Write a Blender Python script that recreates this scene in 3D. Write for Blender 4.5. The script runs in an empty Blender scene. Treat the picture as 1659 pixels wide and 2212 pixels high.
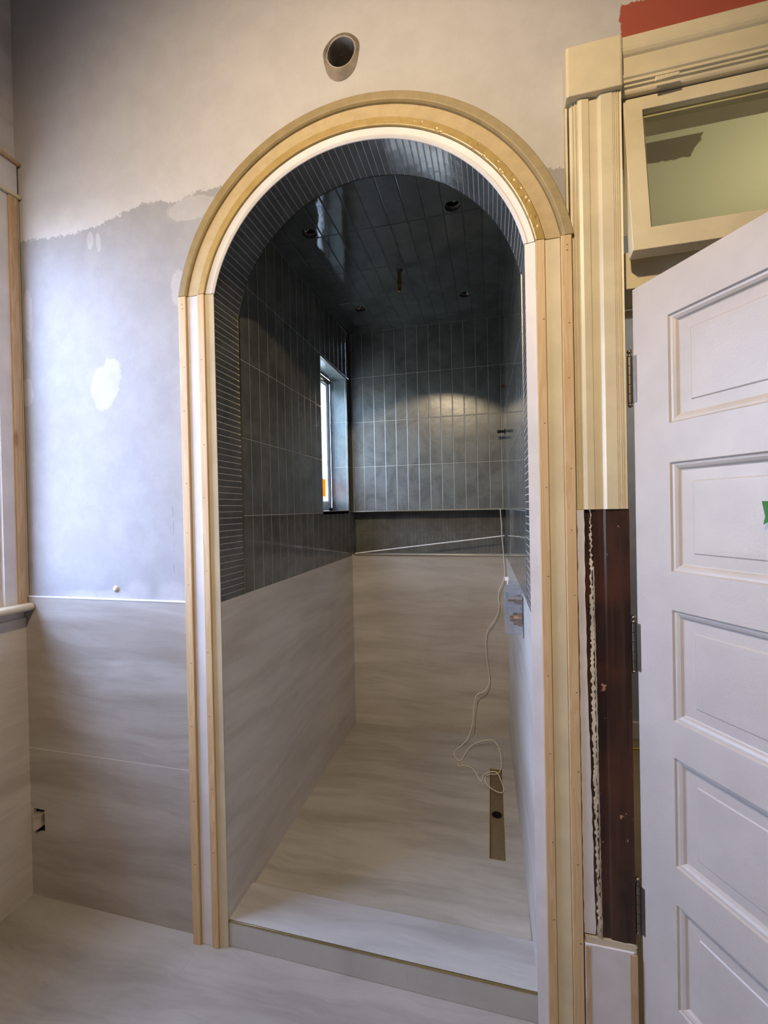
import bpy, bmesh, math, random
from mathutils import Vector, Matrix
random.seed(7)
SC = bpy.context.scene
COL = SC.collection

# ------------------------------------------------------------------ camera
YAW, PIT, ROL, FPX = .24286, -.00731, -.0204, 932.78
fw = Vector((-math.sin(YAW)*math.cos(PIT), math.cos(YAW)*math.cos(PIT), math.sin(PIT)))
rt = Vector((math.cos(YAW), math.sin(YAW), 0)); up = rt.cross(fw)
r2 = rt*math.cos(ROL)+up*math.sin(ROL); u2 = -rt*math.sin(ROL)+up*math.cos(ROL)
cd = bpy.data.cameras.new('camera'); cam = bpy.data.objects.new('camera', cd); COL.objects.link(cam)
cd.sensor_fit = 'HORIZONTAL'; cd.sensor_width = 36; cd.lens = 36*FPX/1659; cd.clip_start = .02
cam.matrix_world = Matrix(((r2.x,u2.x,-fw.x,0),(r2.y,u2.y,-fw.y,0),(r2.z,u2.z,-fw.z,1.5),(0,0,0,1)))
SC.camera = cam

# ------------------------------------------------------------------ exposure, sky, lamps
SC.view_settings.view_transform = 'Standard'; SC.view_settings.look = 'None'
SC.view_settings.gamma = 1; SC.view_settings.use_curve_mapping = False
SC.view_settings.exposure = 0.25
SKY = 30.0
LAMP_W = 190.0
w = bpy.data.worlds.new('sky'); SC.world = w; w.use_nodes = True
nt = w.node_tree; nt.nodes.clear()
bg = nt.nodes.new('ShaderNodeBackground'); wo = nt.nodes.new('ShaderNodeOutputWorld')
tc = nt.nodes.new('ShaderNodeTexCoord'); sx = nt.nodes.new('ShaderNodeSeparateXYZ')
cr = nt.nodes.new('ShaderNodeValToRGB')
nt.links.new(tc.outputs['Generated'], sx.inputs[0])
mr = nt.nodes.new('ShaderNodeMapRange'); mr.inputs[1].default_value = -1; mr.inputs[2].default_value = 1
nt.links.new(sx.outputs[2], mr.inputs[0]); nt.links.new(mr.outputs[0], cr.inputs[0])
e = cr.color_ramp.elements
e[0].position = .42; e[0].color = (.16,.17,.19,1); e[1].position = .58; e[1].color = (.47,.62,1.0,1)
n_ = e.new(.50); n_.color = (.50,.56,.64,1)
nt.links.new(cr.outputs[0], bg.inputs[0]); bg.inputs[1].default_value = SKY
nt.links.new(bg.outputs[0], wo.inputs[0])

def light(name, kind, loc, power, color, size=.1, size_y=None, aim=None, portal=False):
    l = bpy.data.lights.new(name, kind); o = bpy.data.objects.new(name, l); COL.objects.link(o)
    o.location = loc; l.energy = power; l.color = color
    if kind == 'AREA':
        l.size = size
        if size_y: l.shape = 'RECTANGLE'; l.size_y = size_y
        if portal: l.cycles.is_portal = True
    else: l.shadow_soft_size = size
    if aim: o.rotation_euler = Vector(aim).to_track_quat('-Z', 'Y').to_euler()
    return o
WARM = (1.0,.79,.52)
lp = light('bathroom_ceiling_lamp', 'SPOT', (-.45,-.5,3.2), LAMP_W, WARM, .05, aim=(.10,3.2,-2.5))
lp.data.spot_size = math.radians(112); lp.data.spot_blend = 1.0
light('next_room_lamp', 'POINT', (1.75,2.45,2.35), 24, (1.0,.84,.56), .08)
light('bathroom_window_portal', 'AREA', (-1.93,.75,1.94), 1, (1,1,1), 1.56, 1.0, (1,0,0), True)
light('shower_window_portal', 'AREA', (-1.10,2.47,1.925), 1, (1,1,1), .86, .44, (1,0,0), True)

# ------------------------------------------------------------------ node helpers
def srgb(r, g, b):
    f = lambda c: (c/255/12.92) if c/255 <= .04045 else ((c/255+.055)/1.055)**2.4
    return (f(r), f(g), f(b), 1)
class NT:
    def __init__(s, name):
        s.m = bpy.data.materials.new(name); s.m.use_nodes = True; s.t = s.m.node_tree; s.t.nodes.clear()
        s.out = s.n('ShaderNodeOutputMaterial')
        s.tc = s.n('ShaderNodeTexCoord')
        s.sep = s.n('ShaderNodeSeparateXYZ'); s.l(s.tc.outputs['Object'], s.sep.inputs[0])
        s.x, s.y, s.z = s.sep.outputs
        s.pos = s.tc.outputs['Object']
    def n(s, t): return s.t.nodes.new(t)
    def l(s, a, b): s.t.links.new(a, b)
    def put(s, v, sock):
        if isinstance(v, bpy.types.NodeSocket): s.l(v, sock)
        else:
            try: sock.default_value = v
            except Exception: sock.default_value = (v, v, v)
    def math(s, op, *a):
        n = s.n('ShaderNodeMath'); n.operation = op
        for i, v in enumerate(a): s.put(v, n.inputs[i])
        return n.outputs[0]
    def mix(s, f, a, b, blend='MIX'):
        n = s.n('ShaderNodeMix'); n.data_type = 'RGBA'; n.blend_type = blend
        s.put(f, n.inputs[0]); s.put(a, n.inputs[6]); s.put(b, n.inputs[7]); return n.outputs[2]
    def ramp(s, f, lo, hi, a=0., b=1.):
        n = s.n('ShaderNodeMapRange'); n.interpolation_type = 'SMOOTHSTEP'
        s.put(f, n.inputs[0]); s.put(lo, n.inputs[1]); s.put(hi, n.inputs[2]); n.inputs[3].default_value = a; n.inputs[4].default_value = b
        return n.outputs[0]
    def vec(s, x, y, z):
        n = s.n('ShaderNodeCombineXYZ'); s.put(x, n.inputs[0]); s.put(y, n.inputs[1]); s.put(z, n.inputs[2]); return n.outputs[0]
    def scaled(s, k, off=(0,0,0)):
        n = s.n('ShaderNodeMapping'); s.l(s.pos, n.inputs[0]); n.inputs['Scale'].default_value = k; n.inputs['Location'].default_value = off; return n.outputs[0]
    def noise(s, v, sc=1., det=4., rough=.5, dist=0.):
        n = s.n('ShaderNodeTexNoise'); s.put(v, n.inputs['Vector']); n.inputs['Scale'].default_value = sc
        n.inputs['Detail'].default_value = det; n.inputs['Roughness'].default_value = rough; n.inputs['Distortion'].default_value = dist
        return n.outputs[0]
    def voro(s, v, sc):
        n = s.n('ShaderNodeTexVoronoi'); s.put(v, n.inputs['Vector']); n.inputs['Scale'].default_value = sc; return n.outputs[0]
    def bump(s, h, strength=.3, dist=.002):
        n = s.n('ShaderNodeBump'); s.put(h, n.inputs['Height']); n.inputs['Strength'].default_value = strength; n.inputs['Distance'].default_value = dist; return n.outputs[0]
    def done(s, col, rough=.6, metal=0., nrm=None, spec=.5, **k):
        b = s.n('ShaderNodeBsdfPrincipled'); s.put(col, b.inputs['Base Color']); s.put(rough, b.inputs['Roughness'])
        b.inputs['Metallic'].default_value = metal; b.inputs['Specular IOR Level'].default_value = spec
        for kk, v in k.items(): s.put(v, b.inputs[kk.replace('_', ' ')])
        if nrm is not None: s.l(nrm, b.inputs['Normal'])
        s.l(b.outputs[0], s.out.inputs[0]); return s.m

def m_paint(name, c, rough=.5, mott=.04, wear=0, wearc=None, bump=.15):
    t = NT(name); nn = t.noise(t.pos, 9, 5, .6)
    col = t.mix(t.ramp(nn, .3, .7), srgb(*[max(0, v*(1-mott)) for v in c]), srgb(*[min(255, v*(1+mott)) for v in c]))
    if wear:
        sp = t.noise(t.scaled((60,60,14)), 1, 4, .7)
        col = t.mix(t.ramp(sp, .74-wear, .78-wear), col, srgb(*wearc))
    return t.done(col, rough, nrm=t.bump(t.noise(t.pos, 160, 3, .6), bump, .0015))
def m_plain(name, c, rough=.5, metal=0.):
    t = NT(name); nn = t.noise(t.pos, 40, 3)
    col = t.mix(nn, srgb(*[v*.9 for v in c]), srgb(*[min(255, v*1.08) for v in c]))
    return t.done(col, rough, metal)
def m_wood(name, a, b, axis='z', rough=.55, ring=26):
    t = NT(name)
    k = {'z': (1,1,.06), 'x': (.06,1,1), 'y': (1,.06,1)}[axis]
    v = t.scaled(k)
    n1 = t.noise(v, ring, 3, .5, .6); n2 = t.noise(v, ring*6, 3, .6)
    wv = t.math('FRACT', t.math('MULTIPLY', n1, 7.0))
    f = t.math('ADD', t.math('MULTIPLY', t.ramp(wv, 0, .9), .6), t.math('MULTIPLY', n2, .4))
    col = t.mix(f, srgb(*a), srgb(*b))
    kn = t.ramp(t.voro(t.scaled((9,9,2.2)), 1), .03, .10, .65, 0.)
    col = t.mix(kn, col, srgb(b[0]*.72, b[1]*.58, b[2]*.42))
    return t.done(col, rough, nrm=t.bump(f, .1, .001))
def m_stone(name, plane, joints=(), c1=(175,169,163), c2=(136,126,117), rough=.38):
    """porcelain slab with long wavy veins; plane: 'xz','yz','xy'; joints: list of (axis, position)"""
    t = NT(name)
    k = {'xz': (.7,.7,5.6), 'yz': (.7,.7,5.6), 'xy': (.7,5.4,1)}[plane]
    v = t.scaled(k, (3.1,1.7,.4))
    warp = t.noise(t.pos, 1.6, 3, .5)
    vv = t.n('ShaderNodeVectorMath'); vv.operation = 'ADD'; t.l(v, vv.inputs[0])
    t.l(t.vec(0, t.math('MULTIPLY', warp, 0.9 if plane == 'xy' else 0), t.math('MULTIPLY', warp, 0 if plane == 'xy' else 0.7)), vv.inputs[1])
    a = t.noise(vv.outputs[0], 1.6, 6, .62, .5); b = t.noise(vv.outputs[0], 5.5, 6, .7, 1.0); c = t.noise(t.pos, 70, 4, .7)
    f = t.math('ADD', t.math('MULTIPLY', t.ramp(a, .32, .70), .60), t.math('ADD', t.math('MULTIPLY', t.ramp(b, .3, .75), .16), t.math('MULTIPLY', t.ramp(t.noise(t.pos, 2.6, 5, .6, .3), .3, .7), .24)))
    col = t.mix(f, srgb(*c1), srgb(*c2))
    band = t.ramp(t.noise(vv.outputs[0], 2.4, 5, .55, .35), .54, .64, 0., .20)
    col = t.mix(band, col, srgb(*[q*.86 for q in c2]))
    vein = t.ramp(t.math('ABSOLUTE', t.math('SUBTRACT', b, .5)), 0, .008, .10, 0.)
    col = t.mix(vein, col, srgb(196,190,184))
    col = t.mix(t.ramp(c, .62, .74, 0, .3), col, srgb(120,110,100))
    h = c
    for ax, p, cc in joints:
        s = {'x': t.x, 'y': t.y, 'z': t.z}[ax]
        d = t.math('ABSOLUTE', t.math('SUBTRACT', s, p))
        col = t.mix(t.ramp(d, .0010, .0017, 1., 0.), col, srgb(*cc))
    return t.done(col, rough, nrm=t.bump(h, .06, .001))
def m_tile(name, u, v, pu, pv, u0=0, v0=0, base=(96,96,90), grout=(168,166,156), gw=.0017, rough=.07, tilt=1.0, gv=True, wob=1.0):
    """glazed stacked tile, grout joints every pu along u and every pv along v (u,v in x,y,z,U,V)"""
    t = NT(name)
    if 'U' in (u, v):
        sp = t.n('ShaderNodeSeparateXYZ'); t.l(t.tc.outputs['UV'], sp.inputs[0]); S = {'U': sp.outputs[0], 'V': sp.outputs[1]}
    else: S = {'x': t.x, 'y': t.y, 'z': t.z}
    au = t.math('DIVIDE', t.math('SUBTRACT', S[u], u0), pu); av = t.math('DIVIDE', t.math('SUBTRACT', S[v], v0), pv)
    fu = t.math('FRACT', au); fv = t.math('FRACT', av)
    du = t.math('MULTIPLY', t.math('SUBTRACT', .5, t.math('ABSOLUTE', t.math('SUBTRACT', fu, .5))), pu)
    dv = t.math('MULTIPLY', t.math('SUBTRACT', .5, t.math('ABSOLUTE', t.math('SUBTRACT', fv, .5))), pv)
    d = t.math('MINIMUM', du, dv)
    g = t.ramp(d, gw*.7, gw, 1., 0.)
    wn = t.n('ShaderNodeTexWhiteNoise'); wn.noise_dimensions = '3D'
    t.l(t.vec(t.math('FLOOR', au), t.math('FLOOR', av), 1.0), wn.inputs[0])
    sc = t.n('ShaderNodeSeparateXYZ'); t.l(wn.outputs['Color'], sc.inputs[0])
    cl = t.noise(t.pos, 7, 5, .65, .6)
    col = t.mix(t.ramp(cl, .25, .75), srgb(*[k*.84 for k in base]), srgb(*[k*1.14 for k in base]))
    col = t.mix(t.math('MULTIPLY', sc.outputs[0], .25), col, srgb(base[0]*.8, base[1]*.8, base[2]*.78))
    edge = t.ramp(d, gw, gw*2.6, .5, 0.)
    col = t.mix(edge, col, srgb(32,32,30)); col = t.mix(g, col, srgb(*grout))
    tl = t.math('ADD', t.math('MULTIPLY', t.math('MULTIPLY', t.math('SUBTRACT', sc.outputs[0], .5), fu), pu*.012*tilt),
                t.math('MULTIPLY', t.math('MULTIPLY', t.math('SUBTRACT', sc.outputs[1], .5), fv), pv*.006*tilt))
    wave = t.math('MULTIPLY', t.noise(t.pos, 22, 2, .5), .0006*wob)
    h = t.math('ADD', t.math('ADD', tl, wave), t.ramp(d, gw*.6, gw*2.2, 0., .0009))
    return t.done(col, t.math('ADD', rough, t.math('MULTIPLY', g, .5)), nrm=t.bump(h, 1.0, 1.0), spec=.55)
def m_glass(name, tint=(1,1,1,1), gl=.12, rough=.0, bumpy=0):
    t = NT(name)
    tr = t.n('ShaderNodeBsdfTransparent'); tr.inputs[0].default_value = tint
    g = t.n('ShaderNodeBsdfGlossy'); g.inputs['Roughness'].default_value = rough
    fr = t.n('ShaderNodeFresnel'); ge = t.n('ShaderNodeNewGeometry'); t.l(t.math('ADD', 1.45, t.math('MULTIPLY', ge.outputs['Backfacing'], 1/1.45-1.45)), fr.inputs[0])
    if bumpy:
        b = t.bump(t.noise(t.pos, 60, 2), bumpy, .004); t.l(b, g.inputs['Normal'])
    mx = t.n('ShaderNodeMixShader'); t.l(t.math('ADD', t.math('MULTIPLY', fr.outputs[0], 1.0), gl), mx.inputs[0])
    t.l(tr.outputs[0], mx.inputs[1]); t.l(g.outputs[0], mx.inputs[2]); t.l(mx.outputs[0], t.out.inputs[0]); return t.m

# ------------------------------------------------------------------ mesh helpers
def link(name, me, parent=None):
    o = bpy.data.objects.new(name, me); COL.objects.link(o)
    if parent is not None: o.parent = parent
    return o
def tag(o, label=None, cat=None, group=None, kind=None):
    if label: o['label'] = label
    if cat: o['category'] = cat
    if group: o['group'] = group
    if kind: o['kind'] = kind
    return o
def finish(name, bm, mats, parent=None, smooth=False, bevel=0, loc=None, normals=True):
    if normals: bmesh.ops.recalc_face_normals(bm, faces=bm.faces)
    me = bpy.data.meshes.new(name); bm.to_mesh(me); bm.free()
    for m in (mats if isinstance(mats, (list, tuple)) else [mats]): me.materials.append(m)
    if smooth:
        for p in me.polygons: p.use_smooth = True
    o = link(name, me, parent)
    if bevel:
        b = o.modifiers.new('bevel', 'BEVEL'); b.width = bevel; b.segments = 2; b.limit_method = 'ANGLE'; b.angle_limit = math.radians(35)
    if loc: o.location = loc
    return o
def empty(name, loc=(0,0,0), rz=0):
    o = bpy.data.objects.new(name, None); COL.objects.link(o); o.location = loc; o.rotation_euler.z = rz; o.empty_display_size = .05; return o
def box(bm, a, b, M=None):
    vs = [bm.verts.new((x,y,z)) for x in (a[0],b[0]) for y in (a[1],b[1]) for z in (a[2],b[2])]
    for f in ((0,1,3,2),(4,6,7,5),(0,4,5,1),(2,3,7,6),(0,2,6,4),(1,5,7,3)): bm.faces.new([vs[i] for i in f])
    if M is not None:
        for v in vs: v.co = M @ v.co
    return vs
def bx(name, a, b, mat, parent=None, bevel=0):
    bm = bmesh.new(); box(bm, a, b); return finish(name, bm, mat, parent, bevel=bevel)
def plate(name, outline, holes, f, t0, t1, mat, parent=None, bevel=0):
    """flat plate with holes: 2-D outline -> f(u,v,t) -> 3-D, between t0 and t1"""
    bm = bmesh.new(); es = []; loops = []
    for lp in [outline]+list(holes):
        vs = [bm.verts.new(f(u, v, t0)) for u, v in lp]; loops.append(vs)
        for i in range(len(vs)): es.append(bm.edges.new((vs[i], vs[(i+1) % len(vs)])))
    bmesh.ops.triangle_fill(bm, use_beauty=True, use_dissolve=False, edges=es)
    fr = list(bm.faces)
    mp = {}
    for lp, vs in zip([outline]+list(holes), loops):
        for (u, v), a in zip(lp, vs): mp[a] = bm.verts.new(f(u, v, t1))
    for fc in fr: bm.faces.new([mp[v] for v in reversed(fc.verts)])
    for vs in loops:
        for i in range(len(vs)):
            a, b = vs[i], vs[(i+1) % len(vs)]; bm.faces.new((a, b, mp[b], mp[a]))
    return finish(name, bm, mat, parent, bevel=bevel)
XZ = lambda u, v, t: (u, t, v)
YZ = lambda u, v, t: (t, u, v)
XY = lambda u, v, t: (u, v, t)
def rect(u0, v0, u1, v1): return [(u0,v0),(u1,v0),(u1,v1),(u0,v1)]
def circ(u, v, r, n=24, jit=0): return [(u+r*(1+random.uniform(-jit,jit))*math.cos(2*math.pi*i/n), v+r*(1+random.uniform(-jit,jit))*math.sin(2*math.pi*i/n)) for i in range(n)]
def sweep(name, prof, path, mat, parent=None, closed=False, smooth=False, bevel=0):
    """prof: (offset outward, y) closed polygon; path: list of ((x,z),(nx,nz)) in the wall plane"""
    bm = bmesh.new(); rings = []
    for (x, z), (nx, nz) in path: rings.append([bm.verts.new((x+nx*o, y, z+nz*o)) for o, y in prof])
    k = len(prof)
    for a, b in zip(rings, rings[1:]):
        for i in range(k): bm.faces.new((a[i], a[(i+1) % k], b[(i+1) % k], b[i]))
    bm.faces.new(rings[0]); bm.faces.new(list(reversed(rings[-1])))
    return finish(name, bm, mat, parent, bevel=bevel)
def tube(bm, pts, r, n=8, sub=6, cap=True):
    P = [Vector(p) for p in pts]
    if sub > 1 and len(P) > 2:
        Q = []
        for i in range(len(P)-1):
            p0 = P[max(i-1,0)]; p1 = P[i]; p2 = P[i+1]; p3 = P[min(i+2,len(P)-1)]
            for k in range(sub):
                s = k/sub
                Q.append(.5*((2*p1)+(p2-p0)*s+(2*p0-5*p1+4*p2-p3)*s*s+(3*p1-p0-3*p2+p3)*s**3))
        Q.append(P[-1]); P = Q
    rings = []; up_ = None
    for i, p in enumerate(P):
        d = (P[min(i+1,len(P)-1)]-P[max(i-1,0)]).normalized()
        if up_ is None: up_ = d.orthogonal().normalized()
        up_ = (up_-d*up_.dot(d)); up_ = up_.normalized() if up_.length > 1e-6 else d.orthogonal().normalized()
        s = d.cross(up_); rr = r(i/(len(P)-1)) if callable(r) else r
        rings.append([bm.verts.new(p+(up_*math.cos(2*math.pi*k/n)+s*math.sin(2*math.pi*k/n))*rr) for k in range(n)])
    for a, b in zip(rings, rings[1:]):
        for k in range(n): bm.faces.new((a[k], a[(k+1) % n], b[(k+1) % n], b[k]))
    if cap: bm.faces.new(rings[0]); bm.faces.new(list(reversed(rings[-1])))
def cyl(bm, p, q, r, n=20): tube(bm, [p, q], r, n, 1)
def lathe(bm, prof, c, axis='z', n=24):
    """prof: (radius, height) polyline"""
    rings = []
    for r, h in prof:
        ring = []
        for k in range(n):
            a = 2*math.pi*k/n; ca, sa = r*math.cos(a), r*math.sin(a)
            p = {'z': (ca, sa, h), 'y': (ca, h, sa), 'x': (h, ca, sa)}[axis]
            ring.append(bm.verts.new(Vector(c)+Vector(p)))
        rings.append(ring)
    for a, b in zip(rings, rings[1:]):
        for k in range(n): bm.faces.new((a[k], a[(k+1) % n], b[(k+1) % n], b[k]))
def ball(bm, c, r, n=12): lathe(bm, [(max(1e-4, r*math.sin(math.pi*i/n)), -r*math.cos(math.pi*i/n)) for i in range(n+1)], c, 'z', n*2)

# ------------------------------------------------------------------ dimensions
WY = 1.32            # bathroom face of the arch wall
WB = 1.445           # shower face of the arch wall
XL, XR = -.905, .107 # tile faces of the arch jambs
XRB = .088           # shower right wall at the back
YB = 2.75
ZC = 2.665
ZS = 1.19            # stone height in the shower
AX, AZ, AR = -.399, 2.128, .5165
RL = -1.80           # bathroom left wall
RR, RN, RC = 1.75, -1.7, 3.75
DX0, DX1, DZ = .366, 1.17, 2.60

# ------------------------------------------------------------------ materials
def front_wall_mat():
    t = NT('drywall_patched_paint')
    n1 = t.noise(t.pos, 14, 5, .65); n2 = t.noise(t.pos, 60, 4, .7)
    grey = t.mix(t.ramp(n1, .3, .7), srgb(139,135,136), srgb(148,144,145))
    white = t.mix(t.ramp(n1, .3, .7), srgb(174,169,168), srgb(181,176,175))
    pts = [(-1.8,2.575),(-1.743,2.579),(-1.582,2.573),(-1.43,2.57),(-1.33,2.595),(-1.22,2.616),(-1.14,2.622),(-1.08,2.60),(-.986,2.621),(-.894,2.614),(-.858,2.625),(-.6,2.6),(.10,2.47),(.165,2.462),(.20,2.458),(.30,2.445)]
    fc = t.n('ShaderNodeFloatCurve'); c = fc.mapping.curves[0]
    xs = lambda x: (x+1.8)/2.1
    zs = lambda z: (z-2.3)/.5
    while len(c.points) > 2: c.points.remove(c.points[1])
    c.points[0].location = (xs(pts[0][0]), zs(pts[0][1])); c.points[1].location = (xs(pts[-1][0]), zs(pts[-1][1]))
    for x, z in pts[1:-1]: c.points.new(xs(x), zs(z))
    for p in c.points: p.handle_type = 'VECTOR'
    fc.mapping.update()
    t.l(t.math('DIVIDE', t.math('ADD', t.x, 1.8), 2.1), fc.inputs[1])
    bz = t.math('ADD', t.math('MULTIPLY', fc.outputs[0], .5), 2.3)
    rag = t.math('ADD', t.math('MULTIPLY', t.math('SUBTRACT', n2, .5), .05), t.math('MULTIPLY', t.math('SUBTRACT', n1, .5), .05))
    m = t.ramp(t.math('ADD', t.math('SUBTRACT', t.z, bz), rag), -.002, .002)
    for cx, cz, rx, rz, sh in ((-1.385,1.984,.066,.090,-.22),(-1.441,2.528,.016,.034,0),(-1.405,2.516,.010,.036,.1),(-1.752,2.29,.022,.10,0),
                           (-1.765,1.985,.030,.055,0),(-1.06,2.30,.032,.062,0),(-1.0,2.57,.10,.04,0),(-1.38,1.20,.10,.016,0),(-1.26,1.222,.05,.03,0),(-1.12,1.215,.06,.035,0),(-1.52,1.195,.08,.018,0)):
        dx = t.math('DIVIDE', t.math('ADD', t.math('SUBTRACT', t.x, cx), t.math('MULTIPLY', t.math('SUBTRACT', t.z, cz), sh)), rx)
        dz = t.math('DIVIDE', t.math('SUBTRACT', t.z, cz), rz)
        r = t.math('SQRT', t.math('ADD', t.math('MULTIPLY', dx, dx), t.math('MULTIPLY', dz, dz)))
        r = t.math('ADD', r, t.math('MULTIPLY', t.math('SUBTRACT', t.noise(t.pos, 22, 4, .6), .5), .8))
        soft = .06 if cz > 1.3 else .5
        m = t.math('MAXIMUM', m, t.ramp(r, 1-soft, 1+soft, .45 if cz > 1.3 else .38, 0.))
    col = t.mix(m, grey, white)
    # red paint left above the doorway head
    rr = t.math('MULTIPLY', t.ramp(t.math('ADD', t.x, t.math('MULTIPLY', rag, .4)), .368, .371), t.ramp(t.math('ADD', t.z, t.math('MULTIPLY', rag, .8)), 2.868, 2.864))
    col = t.mix(rr, col, srgb(152,70,50))
    # pencil marks and scuffs
    ln = t.math('ABSOLUTE', t.math('SUBTRACT', t.x, t.math('ADD', -1.115, t.math('MULTIPLY', t.noise(t.pos, 3), .02))))
    lm = t.math('MULTIPLY', t.ramp(ln, .0006, .0012, .6, 0.), t.math('MULTIPLY', t.ramp(t.z, 1.60, 1.55), t.ramp(t.noise(t.scaled((8,8,30)), 1, 2), .5, .56)))
    col = t.mix(lm, col, srgb(90,86,88))
    return t.done(col, .75, nrm=t.bump(t.math('ADD', t.noise(t.pos, 90, 4, .7), t.math('MULTIPLY', m, .8)), .18, .0015))
M_WALL = front_wall_mat()
M_LWALL = m_paint('scraped_left_wall_paint', (205,198,194), .75, .05, .06, (150,110,100))
M_PLASTER = m_paint('room_plaster', (186,178,166), .8)
M_CEIL = m_paint('room_ceiling_paint', (196,188,176), .8)
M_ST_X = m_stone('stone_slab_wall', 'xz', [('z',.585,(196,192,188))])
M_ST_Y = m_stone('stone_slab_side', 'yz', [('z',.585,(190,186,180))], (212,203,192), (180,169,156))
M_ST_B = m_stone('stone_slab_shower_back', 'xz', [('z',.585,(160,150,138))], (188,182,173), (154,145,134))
M_ST_F = m_stone('stone_slab_floor', 'xy', [('x',-1.01,(150,146,142)),('x',.22,(150,146,142))], (166,161,155), (132,125,117))
M_ST_S = m_stone('stone_slab_shower_floor', 'xy', [], (176,170,160), (138,131,119))
M_ST_C = m_stone('stone_slab_curb', 'xy', [], (182,180,178), (150,146,142))
PC, PR = .0735, .295
M_TL = m_tile('tile_left', 'y', 'z', PC, PR, 1.445, ZS)
M_TR = m_tile('tile_right', 'y', 'z', PC, PR, 1.445, ZS, grout=(120,122,124), rough=.06)
M_TB = m_tile('tile_back', 'x', 'z', PC, PR, XL+.02, ZS, base=(99,100,96), rough=.26)
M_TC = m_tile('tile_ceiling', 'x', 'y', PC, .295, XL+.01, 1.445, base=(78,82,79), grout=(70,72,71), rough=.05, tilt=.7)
M_TN = m_tile('tile_niche', 'x', 'z', .0235, .145, XL, 1.195, grout=(95,92,84))
M_TJ = m_tile('tile_arch', 'U', 'V', .0222, 10, 0, -3, base=(88,88,87), grout=(190,188,184), gw=.0012, rough=.16, tilt=1.6, wob=1.4)
M_TW = m_tile('tile_reveal', 'x', 'z', .0735, PR, -.915, ZS, base=(108,120,119), rough=.2)
M_GROUTWALL = m_plain('cement_board', (60,60,58), .9)
M_TRIMMETAL = m_plain('satin_nickel_edge', (205,200,185), .28, 1.)
M_BRASSEDGE = m_plain('brass_edge', (176,160,118), .25, 1.)
M_CREAM = m_paint('cream_trim_paint', (200,187,157), .42, .03, .0, None, .1)
M_CREAMW = m_paint('worn_cream_paint', (188,176,152), .45, .03, .02, (120,104,84))
M_WHITE = m_paint('white_primer', (200,195,196), .5, .03)
M_DOOR = m_paint('door_white_paint', (178,167,156), .42, .02, 0, None, .25)
M_PINE = m_wood('pine', (198,170,132), (184,150,106))
M_PINEA = m_wood('pine_window', (190,164,134), (170,138,104))
def m_mdf(name, a, b, dents=False):
    t = NT(name); nn = t.noise(t.pos, 30, 5, .65)
    col = t.mix(t.ramp(nn, .3, .75), srgb(*a), srgb(*b))
    h = t.noise(t.pos, 25, 3, .5)
    if dents: h = t.math('ADD', h, t.math('MULTIPLY', t.ramp(t.voro(t.pos, 45), .0, .35), t.math('MULTIPLY', 1.6, t.ramp(t.x, -.30, -.05))))
    rough = t.math('SUBTRACT', .42, t.math('MULTIPLY', t.ramp(t.x, -.35, -.05), .12)) if dents else .5
    return t.done(col, rough, nrm=t.bump(h, .5, .003 if dents else .0015))
M_GOLDA = m_mdf('moulding_olive_gold', (140,120,80), (124,106,68))
M_GOLDB = m_mdf('moulding_pale_gold', (178,156,118), (166,144,106))
M_GOLDC = m_mdf('moulding_shiny_gold', (166,140,84), (148,122,68), True)
M_DARKW = None
def m_stripped():
    t = NT('stripped_mahogany_board')
    v = t.scaled((1,1,.05)); n1 = t.noise(v, 40, 4, .6, .8); n2 = t.noise(t.pos, 6, 4)
    col = t.mix(t.ramp(n1, .3, .7), srgb(30,17,12), srgb(60,36,24))
    col = t.mix(t.math('MULTIPLY', t.ramp(n2, .45, .65), .5), col, srgb(80,44,28))
    ch = t.ramp(t.noise(t.scaled((40,40,25)), 1, 3, .6), .70, .73)
    col = t.mix(ch, col, srgb(170,128,110))
    return t.done(col, .33, nrm=t.bump(n1, .3, .002))
M_DARKW = m_stripped()
M_CHIP = m_paint('chipped_filler_edge', (178,166,142), .7, .12, .12, (60,34,26), .6)
M_STEEL = m_plain('aged_steel', (128,118,104), .42, 1.)
M_BRASS = m_plain('raw_brass', (166,120,60), .32, 1.)
M_BLACK = m_plain('dark_void', (14,13,12), .9)
M_VINYL = m_paint('white_vinyl', (226,230,234), .35, .01, 0, None, .02)
M_GLASS = m_glass('window_pane_glass', (.96,.98,1,1), .03)
M_SGLASS = m_glass('shower_pane_glass', (.93,.96,.94,1), .03)
M_TGLASS = m_glass('transom_pane_glass', (.95,.97,.90,1), .02)
def m_plastic():
    t = NT('clear_plastic'); a = t.n('ShaderNodeBsdfTransparent'); a.inputs[0].default_value = (.93,.95,.98,1)
    d = t.n('ShaderNodeBsdfTranslucent'); d.inputs[0].default_value = (.8,.83,.9,1); e = t.n('ShaderNodeBsdfDiffuse'); e.inputs[0].default_value = (.78,.82,.9,1)
    g = t.n('ShaderNodeBsdfGlossy'); g.inputs['Roughness'].default_value = .06; t.l(t.bump(t.noise(t.pos, 60, 2), .4, .004), g.inputs['Normal'])
    m0 = t.n('ShaderNodeMixShader'); m0.inputs[0].default_value = .5; t.l(d.outputs[0], m0.inputs[1]); t.l(e.outputs[0], m0.inputs[2])
    m1 = t.n('ShaderNodeMixShader'); m1.inputs[0].default_value = .15; t.l(a.outputs[0], m1.inputs[1]); t.l(m0.outputs[0], m1.inputs[2])
    m2 = t.n('ShaderNodeMixShader'); m2.inputs[0].default_value = .14; t.l(m1.outputs[0], m2.inputs[1]); t.l(g.outputs[0], m2.inputs[2]); t.l(m2.outputs[0], t.out.inputs[0]); return t.m
M_PLASTIC = m_plastic()
M_CORD = m_plain('white_cord_cotton', (218,208,190), .8)
M_STICK = m_plain('white_trim_strip', (225,224,220), .4)
M_DRAIN = m_plain('olive_coated_steel', (120,104,76), .5, .4)
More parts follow.
